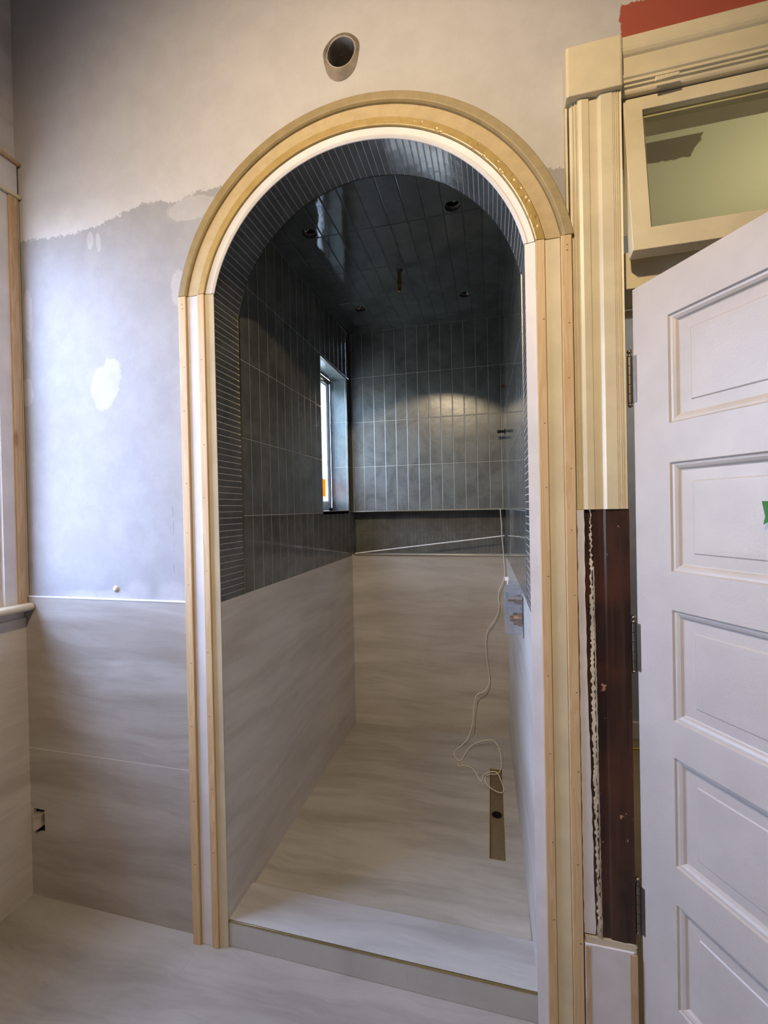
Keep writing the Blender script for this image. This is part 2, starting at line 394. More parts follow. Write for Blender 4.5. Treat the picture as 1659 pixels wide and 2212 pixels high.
M_GREEN = m_plain('green_masking_tape', (74,140,60), .6)
def m_orange():
    t = NT('orange_sticker'); d = t.n('ShaderNodeBsdfTranslucent'); d.inputs[0].default_value = srgb(236,150,30); e = t.n('ShaderNodeBsdfDiffuse'); e.inputs[0].default_value = srgb(225,140,25)
    m0 = t.n('ShaderNodeMixShader'); m0.inputs[0].default_value = .4; t.l(d.outputs[0], m0.inputs[1]); t.l(e.outputs[0], m0.inputs[2]); t.l(m0.outputs[0], t.out.inputs[0]); return t.m
M_ORANGE = m_orange()
M_GREYPL = m_paint('grey_patch_cement', (150,138,126), .85, .22, .08, (190,176,160), .8)
M_BLUEWALL = m_paint('blue_grey_paint', (160,168,188), .7)
M_MARBLE = m_stone('brown_marble_floor', 'xz', [], (168,148,120), (96,82,62), .3)
M_YELLOW = m_plain('yellow_cable', (214,184,60), .5)
def m_ceil2():
    t = NT('next_room_ceiling')
    n1 = t.noise(t.pos, 30, 4)
    col = t.mix(n1, srgb(200,200,174), srgb(208,206,182))
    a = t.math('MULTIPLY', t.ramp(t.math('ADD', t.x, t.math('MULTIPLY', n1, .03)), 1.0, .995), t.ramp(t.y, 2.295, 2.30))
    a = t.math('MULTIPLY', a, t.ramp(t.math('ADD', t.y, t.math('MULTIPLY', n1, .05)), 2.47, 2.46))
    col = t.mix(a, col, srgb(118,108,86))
    return t.done(col, .8)

# ------------------------------------------------------------------ setting: bathroom shell
def arch_path(rad_off=0., z0=0., n=40):
    """outline of the arched opening from bottom left over the top to bottom right, offset outward"""
    r = AR+rad_off; hx = (XR-XL)/2+rad_off; cx = (XL+XR)/2
    a0 = math.acos(min(1, hx/r)); pts = [(cx-hx, z0)]
    for i in range(n+1):
        a = math.pi-a0-(math.pi-2*a0)*i/n; pts.append((cx+r*math.cos(a), AZ+r*math.sin(a)))
    pts.append((cx+hx, z0)); return pts
def S(o, label, cat): return tag(o, label, cat, kind='structure')

ap = arch_path(.012, 0)
outer = [(RL,0), (ap[0][0],0)] + ap[1:-1] + [(ap[-1][0],0), (DX0-.016,0), (DX0-.016,DZ), (DX1,DZ), (DX1,0), (RR,0), (RR,RC), (RL,RC)]
wf = plate('wall_front', outer, [circ(-.437,2.955,.052,28,.03), [(-1.776,.253),(-1.722,.253),(-1.722,.345),(-1.776,.345)]], XZ, WY, WB, M_WALL)
S(wf, 'grey and white patched drywall around the tiled arch, red paint left at the top right', 'wall')
WIN = (.38,1.165,1.232,2.72)   # y0,z0,y1,z1 of bathroom window opening
wl = plate('wall_left', rect(RN,0,WY,RC), [rect(*WIN)], YZ, RL-.13, RL, M_LWALL); S(wl, 'plastered side wall with the pine-cased window, far left edge', 'wall')
wb = plate('wall_behind', rect(RL-.1,0,RR+.1,RC), [], XZ, RN-.1, RN, M_PLASTER); S(wb, 'plastered wall behind the camera', 'wall')
wr = plate('wall_right', rect(RN,0,WY,RC), [], YZ, RR, RR+.1, M_PLASTER); S(wr, 'plastered wall on the right behind the open door', 'wall')
fl = plate('floor', rect(RL-.1,RN,RR,1.312), [], XY, -.06, 0, M_ST_F); S(fl, 'pale stone slab bathroom floor in front of the curb', 'floor')
ce = plate('ceiling', rect(RL-.1,RN-.1,RR+.1,WB), [], XY, RC, RC+.08, M_CEIL); S(ce, 'white bathroom ceiling overhead', 'ceiling')
# stone dado of the bathroom
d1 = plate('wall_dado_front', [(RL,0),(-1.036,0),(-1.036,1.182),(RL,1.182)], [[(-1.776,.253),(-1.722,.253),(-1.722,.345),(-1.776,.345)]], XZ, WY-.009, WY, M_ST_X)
S(d1, 'beige veined stone slab wainscot left of the arch under the grey drywall', 'wall cladding')
bx('edge_bead', (RL,WY-.011,1.182), (-1.036,WY,1.1865), M_WHITE, d1)
bx('outer_bead', (-1.0405,WY-.012,1.182), (-1.0355,WY,2.245), M_WHITE, d1)
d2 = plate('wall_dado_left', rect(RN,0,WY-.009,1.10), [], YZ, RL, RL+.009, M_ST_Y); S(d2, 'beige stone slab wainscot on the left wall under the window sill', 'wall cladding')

# ------------------------------------------------------------------ setting: shower
T = .012
cu = bx('floor_curb', (XL-.004,1.303,0), (XR+.004,1.458,.09), M_ST_C, None, .002); S(cu, 'raised pale stone curb across the foot of the arch', 'shower curb')
bx('metal_edge', (XL,1.3015,.084), (XR,1.3055,.0915), M_BRASSEDGE, cu, .0008)
dr = rect(-.032,1.785,.033,2.405)
sf = plate('floor_shower', [(XL,1.458),(XR-.002,1.458),(XRB+.01,YB),(XL,YB)], [dr], XY, .02, .074, M_ST_S); S(sf, 'beige stone shower floor behind the curb', 'shower floor')
def right_x(y): return XR+(XRB-XR)*(y-WB)/(YB-WB)
SH = (2.25,1.495,2.69,2.355)
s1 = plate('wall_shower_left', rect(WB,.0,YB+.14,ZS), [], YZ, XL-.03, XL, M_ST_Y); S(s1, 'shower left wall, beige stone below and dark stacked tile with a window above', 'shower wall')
plate('tile_field', rect(WB,ZS,YB+.14,ZC+.1), [rect(SH[0]-.004,SH[1]-.004,SH[2]+.004,SH[3]+.004)], YZ, XL-.03, XL-.0005, M_TL, s1)
bx('row_bead', (XL-.01,WB-.001,ZS), (XL+.0015,WB+.003,2.245), M_BRASSEDGE, s1)
s2 = S(plate('wall_shower_right', [(WB,0),(YB+.14,0),(YB+.14,ZS),(WB,ZS)], [], lambda u,v,t: (right_x(u)+t,u,v), .0, .06, M_ST_Y), 'shower right wall, narrow view of pale stone under glossy dark tile', 'shower wall')
plate('tile_field', [(WB,ZS),(YB+.14,ZS),(YB+.14,ZC+.1),(WB,ZC+.1)], [], lambda u,v,t: (right_x(u)+t,u,v), .0004, .06, M_TR, s2)
bx('row_bead', (XR-.0012,WB,ZS), (XR+.01,WB+.003,2.245), M_TRIMMETAL, s2)
N0, N1, ND = 1.200, 1.487, .095
s3 = S(plate('wall_shower_back', rect(XL,.0,XR,N0-.006), [], XZ, YB, YB+.03, M_ST_B), 'shower back wall, beige stone under a full-width tiled niche and dark stacked tile', 'shower wall')
plate('tile_field', rect(XL,N1,XR,ZC+.1), [], XZ, YB+.0005, YB+.03, M_TB, s3)
bx('niche_back', (XL-.012,YB+ND,N0-.01), (XR+.012,YB+ND+.02,N1+.02), M_TN, s3)
bx('niche_ledge', (XL-.012,YB,N0-.006), (XR,YB+ND,N0), M_ST_B, s3)
bx('niche_head', (XL-.012,YB+.002,N1), (XR,YB+ND,N1+.012), M_TB, s3)
bx('metal_edge', (XL+.008,YB-.0025,N1-.006), (XR,YB+.006,N1+.0015), M_TRIMMETAL, s3, .0008)
bx('metal_edge', (XL+.008,YB-.0025,N0-.009), (XR,YB+.005,N0+.001), M_TRIMMETAL, s3, .0008)
bx('corner_trim', (XL,YB-.008,N1), (XL+.012,YB,ZC), M_GROUTWALL, s3)
holes = [(-.722,1.705),(-.124,1.70),(-.116,2.42),(-.718,2.42)]
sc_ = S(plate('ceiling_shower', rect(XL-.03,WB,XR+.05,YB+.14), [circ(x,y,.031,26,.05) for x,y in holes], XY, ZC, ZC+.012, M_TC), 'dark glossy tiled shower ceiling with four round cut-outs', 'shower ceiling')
S(bx('ceiling_shower_deck', (XL-.2,WB,ZC+.11), (XR+.15,YB+.3,ZC+.14), M_GROUTWALL), 'dark deck above the shower ceiling', 'ceiling void')
# arch lining of finger tiles with running-length UVs
def arch_lining():
    bm = bmesh.new(); uvl = bm.loops.layers.uv.new('UVMap')
    inn = arch_path(0, .09, 96); out = arch_path(.011, .09, 96)
    inn[0] = (inn[0][0], ZS); out[0] = (out[0][0], ZS); inn[-1] = (inn[-1][0], ZS); out[-1] = (out[-1][0], ZS)
    L = [0]
    for a, b in zip(inn, inn[1:]): L.append(L[-1]+math.dist(a, b))
    ys = (1.297, WB+.0015)
    R = []
    for (xi, zi), (xo, zo), l in zip(inn, out, L):
        R.append(([bm.verts.new((xi,ys[0],zi)), bm.verts.new((xi,ys[1],zi)), bm.verts.new((xo,ys[1],zo)), bm.verts.new((xo,ys[0],zo))], l))
    for (a, la), (b, lb) in zip(R, R[1:]):
        for i in range(4):
            f = bm.faces.new((a[i], a[(i+1) % 4], b[(i+1) % 4], b[i]))
            for lp, (uu, vv) in zip(f.loops, ((la,i*.1),(la,i*.1+.1),(lb,i*.1+.1),(lb,i*.1))): lp[uvl].uv = (uu, vv)
    bm.faces.new(R[0][0]); bm.faces.new(list(reversed(R[-1][0])))
    return finish('wall_arch_lining', bm, M_TJ)
al = S(arch_lining(), 'narrow dark finger tiles lining the inside of the arch', 'arch lining')
for nm, xa, xb in (('jamb_stone', XL-.011, XL), ('jamb_stone', XR, XR+.011)):
    bx(nm, (xa,1.298,.09), (xb,WB,ZS), M_ST_Y, al)
bm = bmesh.new()
pth = arch_path(0, 2.24, 60)[1:-1]
sweep('soffit_edge', [(-.0012,WB+.0012),(.008,WB+.0012),(.008,WB+.004),(-.0012,WB+.004)], [((x,z),((x-AX)/AR,(z-AZ)/AR)) for x,z in pth], M_GROUTWALL, al)
bm.free()

# shower window
wn = empty('window_2', (0,0,0)); S(wn, 'narrow white vinyl window in tiled recess of the shower left wall', 'window')
y0, z0, y1, z1 = SH; rd = .115
bx('reveal', (XL-rd,y1,z0-.02), (XL-.001,y1+.02,z1+.02), M_TW, wn)
bx('reveal', (XL-rd,y0-.02,z0-.02), (XL-.031,y0,z1+.02), M_TW, wn)
bx('reveal_head', (XL-rd,y0,z1), (XL-.001,y1,z1+.02), M_TW, wn)
bx('reveal_sill', (XL-rd,y0,z0-.02), (XL-.0005,y1,z0), M_TW, wn)
plate('reveal_edge', rect(y0-.0005,z0-.004,y1+.004,z1+.003), [rect(y0,z0,y1,z1)], YZ, XL-.004, XL+.0015, M_TRIMMETAL, wn)
xo = XL-rd
plate('frame', rect(y0,z0,y1,z1), [rect(y0+.018,z0+.030,y1-.018,z1-.022)], YZ, xo-.05, xo, M_VINYL, wn, .002)
sa = plate('sash', rect(y0+.018,z0+.030,y1-.018,z1-.022), [rect(y0+.036,z0+.055,y1-.036,z1-.042)], YZ, xo-.04, xo-.004, M_VINYL, wn, .002)
plate('sash_bead', rect(y0+.036,z0+.055,y1-.036,z1-.042), [rect(y0+.043,z0+.062,y1-.043,z1-.049)], YZ, xo-.035, xo-.009, M_VINYL, sa, .001)
bx('pane', (xo-.018,y0+.043,z0+.062), (xo-.014,y1-.043,z1-.049), M_SGLASS, sa)
bm = bmesh.new(); box(bm, (xo-.001,y1-.20,z1-.035), (xo+.018,y1-.02,z1-.018)); box(bm, (xo+.001,y1-.13,z1-.045), (xo+.012,y1-.05,z1-.030)); finish('latch_track', bm, M_STEEL, wn, bevel=.002)
bm = bmesh.new(); lathe(bm, [(.0001,0),(.011,0),(.011,.012),(.006,.020),(.0001,.020)], (xo+.012,y1-.05,z0), 'z', 16); finish('latch_knob', bm, M_BLACK, wn, smooth=True)
tag(bx('sticker', (xo-.0138,y0+.15,1.585), (xo-.0132,y1-.072,1.70), M_ORANGE), 'orange sticker low on the shower window pane', 'sticker')

# bathroom window at the far left edge
w1 = empty('window_1'); S(w1, 'pine-cased window at the left edge of the photo, daylight behind', 'window')
y0, z0, y1, z1 = WIN
bx('casing', (RL,y1+.047,z0-.012), (RL+.026,1.308,z1+.02), M_PINEA, w1, .002)
bx('casing_flat', (RL,y1+.001,z0-.012), (RL+.016,y1+.047,z1+.02), M_WHITE, w1, .001)
bx('casing', (RL,y0-.075,z0-.012), (RL+.022,y0-.001,z1+.02), M_PINEA, w1, .002)
bx('casing_edge', (RL,1.3085,z0-.01), (RL+.021,1.3165,z1+.02), M_CREAM, w1, .001)
bx('head_moulding', (RL,y0-.09,z1+.021), (RL+.034,1.3185,z1+.034), M_CREAM, w1, .004)
bx('head_board', (RL,y0-.075,z1+.0345), (RL+.022,1.312,z1+.15), M_WHITE, w1, .002)
bx('head_cap', (RL,y0-.09,z1+.1505), (RL+.034,1.318,z1+.165), M_PINEA, w1, .004)
bm = bmesh.new(); n=10
prof = [(RL-.05,z0-.005),(RL-.05,z0-.034),(RL+.045,z0-.034)]+[(RL+.045+.0145*math.sin(math.pi*i/n),z0-.0195-.0145*math.cos(math.pi*i/n)) for i in range(1,n)]+[(RL+.045,z0-.005)]
ra=[bm.verts.new((x,y0-.12,z)) for x,z in prof]; rb=[bm.verts.new((x,1.3085,z)) for x,z in prof]
for i in range(len(prof)): bm.faces.new((ra[i],ra[(i+1)%len(prof)],rb[(i+1)%len(prof)],rb[i]))
bm.faces.new(ra); bm.faces.new(list(reversed(rb))); finish('sill', bm, M_CREAMW, w1, bevel=.001)
plate('frame', rect(y0,z0,y1,z1), [rect(y0+.03,z0+.03,y1-.03,z1-.03)], YZ, RL-.12, RL-.001, M_WHITE, w1)
fs = plate('sash', rect(y0+.03,z0+.03,y1-.03,z1-.03), [rect(y0+.075,z0+.09,y1-.075,1.93), rect(y0+.075,1.975,y1-.075,z1-.075)], YZ, RL-.10, RL-.06, M_WHITE, w1)
bx('pane', (RL-.083,y0+.075,z0+.09), (RL-.079,y1-.075,1.93), M_GLASS, fs); bx('pane', (RL-.083,y0+.075,1.975), (RL-.079,y1-.075,z1-.075), M_GLASS, fs)

# ------------------------------------------------------------------ arch casing
def nails(parent, xs, zs, y):
    for i, z in enumerate(zs):
        x = xs[i % len(xs)]+random.uniform(-.004,.004)
        bx('nail_hole', (x-.0022,y-.0004,z), (x+.0022,y+.0006,z+.0016), M_BLACK, parent)
BANDS = [  # offset from tile face, inner to outer: (o0,o1,y front)
    ('jamb_edge', .009, .0285, 1.292), ('inner_band', .0285, .055, 1.284), ('flat_band', .055, .0985, 1.290), ('outer_band', .0985, .128, 1.281)]
def straight(side, label):
    rt_ = empty('trim_1' if side < 0 else 'trim_2'); S(rt_, label, 'casing')
    base = XL if side < 0 else XR
    ztop = 2.243
    mats = {'jamb_edge': M_CREAMW if side < 0 else M_WHITE, 'inner_band': M_PINE, 'flat_band': M_WHITE if side < 0 else M_CREAM, 'outer_band': M_PINE}
    for nm, o0, o1, yf in BANDS:
        if nm == 'jamb_edge': o0 = -.001
        if side > 0: o0 *= .95; o1 *= .95
        xa, xb = sorted((base+side*o0, base+side*o1))
        if nm == 'jamb_edge':
            # tapers back towards the tile
            bm = bmesh.new(); vs = []
            xi, xo_ = (xb, xa) if side < 0 else (xa, xb)
            for z in (.0, ztop):
                vs.append([bm.verts.new(p) for p in ((xi,1.3015,z),(xo_,yf,z),(xo_,1.3195,z),(base+side*.012,1.3195,z),(base+side*.012,1.3085,z),(xi,1.3085,z))] if False else [bm.verts.new(p) for p in ((xi,1.2965,z),(xo_,yf,z),(xo_,1.3195,z),(xi+side*.0118,1.3195,z),(xi+side*.0118,1.2995,z),(xi,1.2995,z))])
            a, b = vs
            for i in range(6): bm.faces.new((a[i],a[(i+1)%6],b[(i+1)%6],b[i]))
            bm.faces.new(a); bm.faces.new(list(reversed(b)))
            finish(nm, bm, mats[nm], rt_)
        else:
            bx(nm, (xa+.0003,yf,.0), (xb-.0003,1.3195,ztop), mats[nm], rt_, .0018)
    c1 = base+side*.042; c2 = base+side*.112
    nails(rt_, [c1], [2.02,1.73,1.55,1.30,1.02,.80,.55,.33], 1.284)
    nails(rt_, [c2], [2.215,2.20,2.0,1.85,1.60,1.43,1.25,.98,.76,.50,.28], 1.281)
    return rt_
straight(-1, 'pine and white primed casing, left leg of the arch')
straight(1, 'pine and cream casing, right leg of the arch beside the doorway casing')
tr = empty('trim_3'); S(tr, 'curved gold toned moulding over the top of the arch', 'arch moulding')
cx = (XL+XR)/2
def arcpath(r0, n=72, zlow=2.244):
    out = []
    a0 = math.asin((zlow-AZ)/r0)
    for i in range(n+1):
        a = math.pi-a0-(math.pi-2*a0)*i/n; out.append(((cx, AZ), (math.cos(a), math.sin(a))))
    return out
def arcband(name, o0, o1, prof, mat):
    """band between radii; ends cut level at the springing line"""
    bm = bmesh.new(); rings = []; n = 96
    for i in range(n+1):
        ring = []
        for o, y in prof:
            r = AR+o; a0 = math.asin((2.2437-AZ)/r); a = math.pi-a0-(math.pi-2*a0)*i/n
            ring.append(bm.verts.new((cx+r*math.cos(a), y, AZ+r*math.sin(a))))
        rings.append(ring)
    k = len(prof)
    for a, b in zip(rings, rings[1:]):
        for i in range(k): bm.faces.new((a[i],a[(i+1)%k],b[(i+1)%k],b[i]))
    bm.faces.new(rings[0]); bm.faces.new(list(reversed(rings[-1])))
    return finish(name, bm, mat, tr, bevel=.0015)
arcband('white_bead', 0, 0, [(-.001,1.2965),(.008,1.2915),(.010,1.294),(.0285,1.290),(.0285,1.3195),(.011,1.3195),(.011,1.2995),(-.001,1.2995)], M_WHITE)
arcband('inner_band', 0, 0, [(.0288,1.286),(.031,1.2835),(.054,1.2845),(.0555,1.3195),(.0288,1.3195)], M_GOLDC)
arcband('flat_band', 0, 0, [(.0558,1.2885),(.096,1.290),(.096,1.3195),(.0558,1.3195)], M_GOLDB)
arcband('outer_band', 0, 0, [(.0963,1.292),(.0985,1.286),(.104,1.2815),(.127,1.2805),(.1285,1.285),(.1285,1.3195),(.0963,1.3195)], M_GOLDA)

# ------------------------------------------------------------------ doorway casing
def xprof(name, prof, z0, z1, mat, parent, bevel=0):
    """(x,y) profile extruded in z"""
    bm = bmesh.new(); a = [bm.verts.new((x,y,z0)) for x,y in prof]; b = [bm.verts.new((x,y,z1)) for x,y in prof]
    for i in range(len(prof)): bm.faces.new((a[i],a[(i+1)%len(prof)],b[(i+1)%len(prof)],b[i]))
    bm.faces.new(a); bm.faces.new(list(reversed(b))); return finish(name, bm, mat, parent, bevel=bevel)
def zprof(name, prof, x0, x1, mat, parent, bevel=0):
    """(y,z) profile extruded in x"""
    bm = bmesh.new(); a = [bm.verts.new((x0,y,z)) for y,z in prof]; b = [bm.verts.new((x1,y,z)) for y,z in prof]
    for i in range(len(prof)): bm.faces.new((a[i],a[(i+1)%len(prof)],b[(i+1)%len(prof)],b[i]))
    bm.faces.new(a); bm.faces.new(list(reversed(b))); return finish(name, bm, mat, parent, bevel=bevel)
t4 = empty('trim_4'); S(t4, 'old moulded doorway casing, cream above and stripped dark wood below', 'casing')
P = [(.2295,1.3195),(.2295,1.296),(.234,1.294),(.236,1.290),(.240,1.293),(.243,1.288),(.247,1.291),(.250,1.283),(.258,1.281),(.276,1.283),(.277,1.286),(.279,1.288),(.298,1.288),(.302,1.284),(.306,1.280),(.334,1.280),(.335,1.283),(.3375,1.280),(.340,1.283),(.3425,1.280),(.345,1.284),(.348,1.281),(.352,1.284),(.3565,1.282),(.3565,1.3195)]
xprof('cream_board', P, 1.487, 2.604, M_CREAM, t4)
tag(xprof('stripped_board', [(.249,1.3195),(.249,1.296),(.262,1.292),(.276,1.289),(.298,1.291),(.303,1.287),(.334,1.285),(.346,1.287),(.3605,1.286),(.3605,1.3195)], .29, 1.4868, M_DARKW, t4), 'dark reddish brown stripped wood with paint flecks')
def ragged(name, xl, xr, z0, z1, amp, y0, y1, mat, n=60, ph=0):
    L, R = [], []
    for i in range(n+1):
        z = z0+(z1-z0)*i/n; q = z1-z
        L.append((xl(z)+(random.uniform(-amp,amp) if amp else 0), z)); R.append((xr(z)+random.uniform(-amp,amp), z))
    return plate(name, L+list(reversed(R)), [], XZ, y0, y1, mat, t4)
ragged('white_paint_strip', lambda z: .2310, lambda z: .2485+.014*max(0,(1.2-z)) if z < 1.2 else .2485, .31, 1.486, .0012, 1.2865, 1.3195, M_WHITE)
ragged('chipped_paint_edge', lambda z: .2612+.002*math.sin(z*5)+.003*(1.48-z), lambda z: .2660+.006*(1.48-z)+.002*math.sin(z*23)*math.sin(z*7), .30, 1.486, .0030, 1.2840, 1.2935, M_CHIP, 190)
ragged('filler_line', lambda z: .2672+.006*(1.48-z), lambda z: .2702+.0065*(1.48-z), .30, 1.33, .0008, 1.2838, 1.2930, M_GREYPL, 90)
bx('side_bead', (.2190,1.297,.0), (.2250,1.3195,2.60), M_CREAM, t4, .001)
xprof('plinth_block', [(.2315,1.3195),(.2315,1.281),(.234,1.279),(.352,1.279),(.3635,1.287),(.3635,1.3195)], 0, .286, M_WHITE, t4, .003)
ragged('plinth_top_chips', lambda z: .2325, lambda z: .3620, .284, .304, .003, 1.2835, 1.3195, M_CREAMW, 4)
bx('plinth_worn_edge', (.3430,1.2775,.0), (.3625,1.2795,.282), M_PINEA, t4, .002)
bx('plinth_worn_edge', (.2320,1.2775,.0), (.2450,1.2795,.282), M_PINEA, t4, .002)
xprof('corner_block', [(.2185,1.3195),(.2185,1.272),(.2225,1.268),(.3540,1.268),(.3585,1.272),(.3585,1.3195)], 2.6045, 2.738, M_CREAM, t4, .004)
t5 = empty('trim_5'); S(t5, 'cream moulded head casing over the transom window', 'head casing')
HP = [(1.3195,2.602),(1.300,2.602),(1.297,2.606),(1.296,2.612),(1.290,2.614),(1.290,2.619),(1.284,2.621),(1.284,2.628),(1.280,2.631),(1.279,2.637),(1.286,2.641),(1.288,2.648),(1.288,2.690),(1.283,2.694),(1.279,2.700),(1.277,2.708),(1.277,2.735),(1.3195,2.735)]
zprof('head_board', HP, .3592, DX1+.14, M_CREAM, t5)
zprof('door_stop', [(1.322,2.585),(1.3195,2.602),(1.44,2.602),(1.44,2.585)], .367, DX1, M_CREAM, t5)
bm = bmesh.new(); 
for a in range(5): box(bm, (.436+a*.011,1.2745,2.600+a*.0006), (.448+a*.011,1.2795,2.612))
finish('loose_chip', bm, M_CREAM, t5, bevel=.002)
t6 = empty('trim_6'); S(t6, 'cream jamb boards and transom bar of the doorway', 'door frame')
bx('jamb_board', (DX0-.0155,1.3205,0), (DX0,1.462,DZ-.0005), M_CREAM, t6, .001)
bx('jamb_board', (DX1-.02,1.3205,0), (DX1-.0005,1.462,DZ-.0005), M_CREAM, t6, .001)
bx('transom_bar', (DX0+.0005,1.312,2.086), (DX1-.0205,1.452,2.186), M_CREAM, t6, .002)
bx('bar_stop', (DX0+.0005,1.4525,2.066), (DX1-.0205,1.47,2.085), M_CREAM, t6, .001)

# transom sash, hinged at its head and tipped into the bathroom
tw = empty('window_3', (0,1.330,2.598)); S(tw, 'cream framed transom window tipped open above the white door', 'transom window')
tw.rotation_euler = (-math.radians(8.5), 0, 0)
SX0, SX1, SZ = DX0+.0025, DX1-.024, -.452
bx_ = plate('sash', rect(SX0,SZ,SX1,-.002), [rect(SX0+.046,SZ+.060,SX1-.05,-.042)], XZ, -.018, .018, M_CREAM, tw, .0015)
plate('glazing_bead', rect(SX0+.046,SZ+.060,SX1-.05,-.042), [rect(SX0+.054,SZ+.067,SX1-.058,-.050)], XZ, .000, .016, M_CREAM, bx_)
bx('pane', (SX0+.047,-.004,SZ+.061), (SX1-.051,-.001,-.043), M_TGLASS, tw)

# ------------------------------------------------------------------ open panelled door
ang = math.atan2(-.857, .515)
dr_ = empty('door_1', (.376,1.285,0), ang); S(dr_, 'open white five panel door hinged beside the stripped casing, right side', 'door')
DW, DT, DB, DH = .765, .036, .018, 2.07
pans = [(1.697,1.960),(1.331,1.599),(.963,1.236),(.601,.871),(.243,.506)]
slab = plate('slab', rect(0,DB,DW,DH), [rect(.101,a,DW-.11,b) for a,b in pans], XZ, 0, DT, M_DOOR, dr_, .0012)
for a, b in pans:
    # ovolo moulding round the recess, then a raised field
    bm = bmesh.new(); u0, u1 = .101, DW-.11
    steps = [(0,.000),(.003,.0045),(.008,.0052),(.014,.0085),(.018,.0135),(.0205,.0145),(.046,.0140),(.049,.0115),(.06,.0112)]
    rings = [[bm.verts.new((x,y,z)) for x,z in ((u0+o,a+o),(u1-o,a+o),(u1-o,b-o),(u0+o,b-o))] for o, y in steps]
    for r0, r1 in zip(rings, rings[1:]):
        for i in range(4): bm.faces.new((r0[i],r0[(i+1)%4],r1[(i+1)%4],r1[i]))
    bm.faces.new(rings[-1])
    back = [bm.verts.new((x,DT-.004,z)) for x,z in ((u0,a),(u1,a),(u1,b),(u0,b))]
    for i in range(4): bm.faces.new((rings[0][i],rings[0][(i+1)%4],back[(i+1)%4],back[i]))
    bm.faces.new(list(reversed(back)))
    finish('panel', bm, M_DOOR, dr_)
bm = bmesh.new(); lathe(bm, [(.0001,0),(.024,0),(.026,-.006),(.012,-.012),(.010,-.035),(.024,-.045),(.029,-.058),(.022,-.070),(.0001,-.074)], (DW-.055,0,.98), 'y', 24)
finish('knob', bm, M_BRASS, dr_, smooth=True)
for zc, hh in ((1.832,.062),(1.115,.064),(.403,.064)):
    h = bmesh.new(); n = 5; seg = 2*hh/n
    for k in range(n): cyl(h, (-.0085,-.003,zc-hh+k*seg+.0007), (-.0085,-.003,zc-hh+(k+1)*seg-.0007), .0068, 16)
    box(h, (-.0085,-.0015,zc-hh), (.010,-.0001,zc+hh))
    hg = finish('hinge', h, M_STEEL, dr_)
    h = bmesh.new(); lathe(h, [(.0001,hh-.002),(.0055,hh),(.0068,hh+.003),(.004,hh+.006),(.0035,hh+.008),(.0065,hh+.011),(.0072,hh+.015),(.005,hh+.019),(.0001,hh+.0205)], (-.0085,-.003,zc), 'z', 16)
    lathe(h, [(.0001,-hh+.001),(.0055,-hh-.001),(.0066,-hh-.004),(.0062,-hh-.008),(.003,-hh-.011),(.0001,-hh-.0115)], (-.0085,-.003,zc), 'z', 16)
    finish('finial', h, M_STEEL, hg, smooth=True)
tp = bmesh.new(); v = [tp.verts.new(Vector(p)) for p in ((.3000,-.0012,1.500),(.35,-.0012,1.500),(.35,-.0012,1.45),(.316,-.0012,1.462),(.302,-.0012,1.452),(.306,-.0012,1.470))]
tp.faces.new(v); bmesh.ops.solidify(tp, geom=tp.faces[:], thickness=.0006)
g = finish('tape_piece', tp, M_GREEN); g.matrix_world = Matrix.Translation((.376,1.285,0)) @ Matrix.Rotation(ang, 4, 'Z'); tag(g, 'scrap of green masking tape on the white door at the right edge', 'tape')

# ------------------------------------------------------------------ room beyond the doorway
S(bx('floor_next_room', (DX0-.1,1.3195,-.06), (3.2,3.15,-.001), M_MARBLE), 'brown marbled floor seen through the hinge gap', 'floor')
S(bx('wall_next_room_far', (.2,3.05,0), (3.2,3.15,3.3), M_BLUEWALL), 'blue grey wall of the next room seen through the hinge gap', 'wall')
S(bx('wall_next_room_left', (XR+.15,WB,0), (XR+.2,3.05,3.3), M_BLUEWALL), 'blue grey side wall of the next room', 'wall')
S(bx('wall_next_room_right', (3.1,WB,0), (3.2,3.05,3.3), M_BLUEWALL), 'blue grey right wall of the next room', 'wall')
S(bx('wall_next_room_front', (RR,WY,0), (3.2,WB,3.3), M_BLUEWALL), 'wall of the next room beside the bathroom', 'wall')
S(bx('ceiling_next_room', (XR+.15,WB,3.2), (3.2,3.15,3.28), m_ceil2()), 'pale green ceiling of the next room seen through the transom glass', 'ceiling')
S(bx('baseboard_next_room', (XR+.2,3.03,0), (3.1,3.05,.11), M_WHITE, None, .003), 'white baseboard seen through the hinge gap', 'baseboard')
bm = bmesh.new(); tube(bm, [(.5,2.93,.006),(.75,2.90,.006),(1.0,2.93,.006),(1.3,2.91,.006)], .005, 8)
tag(finish('yellow_cable', bm, M_YELLOW, smooth=True), 'yellow cable on the floor along the baseboard in the hinge gap', 'cable')

# ------------------------------------------------------------------ things
# vent sleeve in the wall
vp = empty('vent_sleeve', (-.437,WY,2.955)); tag(vp, 'round open vent sleeve in the wall high above the arch', 'vent hole')
bm = bmesh.new()
n = 36; R = []
for o, y in ((.0515,.0),(.049,-.004),(.0455,-.003),(.0445,.010),(.0445,.16)):
    R.append([bm.verts.new(((o*(1+.02*math.sin(7*k)+.015*math.sin(3*k+1)))*math.cos(2*math.pi*k/n), y, o*math.sin(2*math.pi*k/n)*1.02)) for k in range(n)])
for a, b in zip(R, R[1:]):
    for k in range(n): bm.faces.new((a[k],a[(k+1)%n],b[(k+1)%n],b[k]))
finish('sleeve', bm, M_GREYPL, vp)
bm = bmesh.new(); lathe(bm, [(.0001,.159),(.046,.159),(.046,.163),(.0001,.163)], (0,0,0), 'y', 32); finish('dark_end', bm, M_BLACK, vp)
bm = bmesh.new(); n = 40; R = []
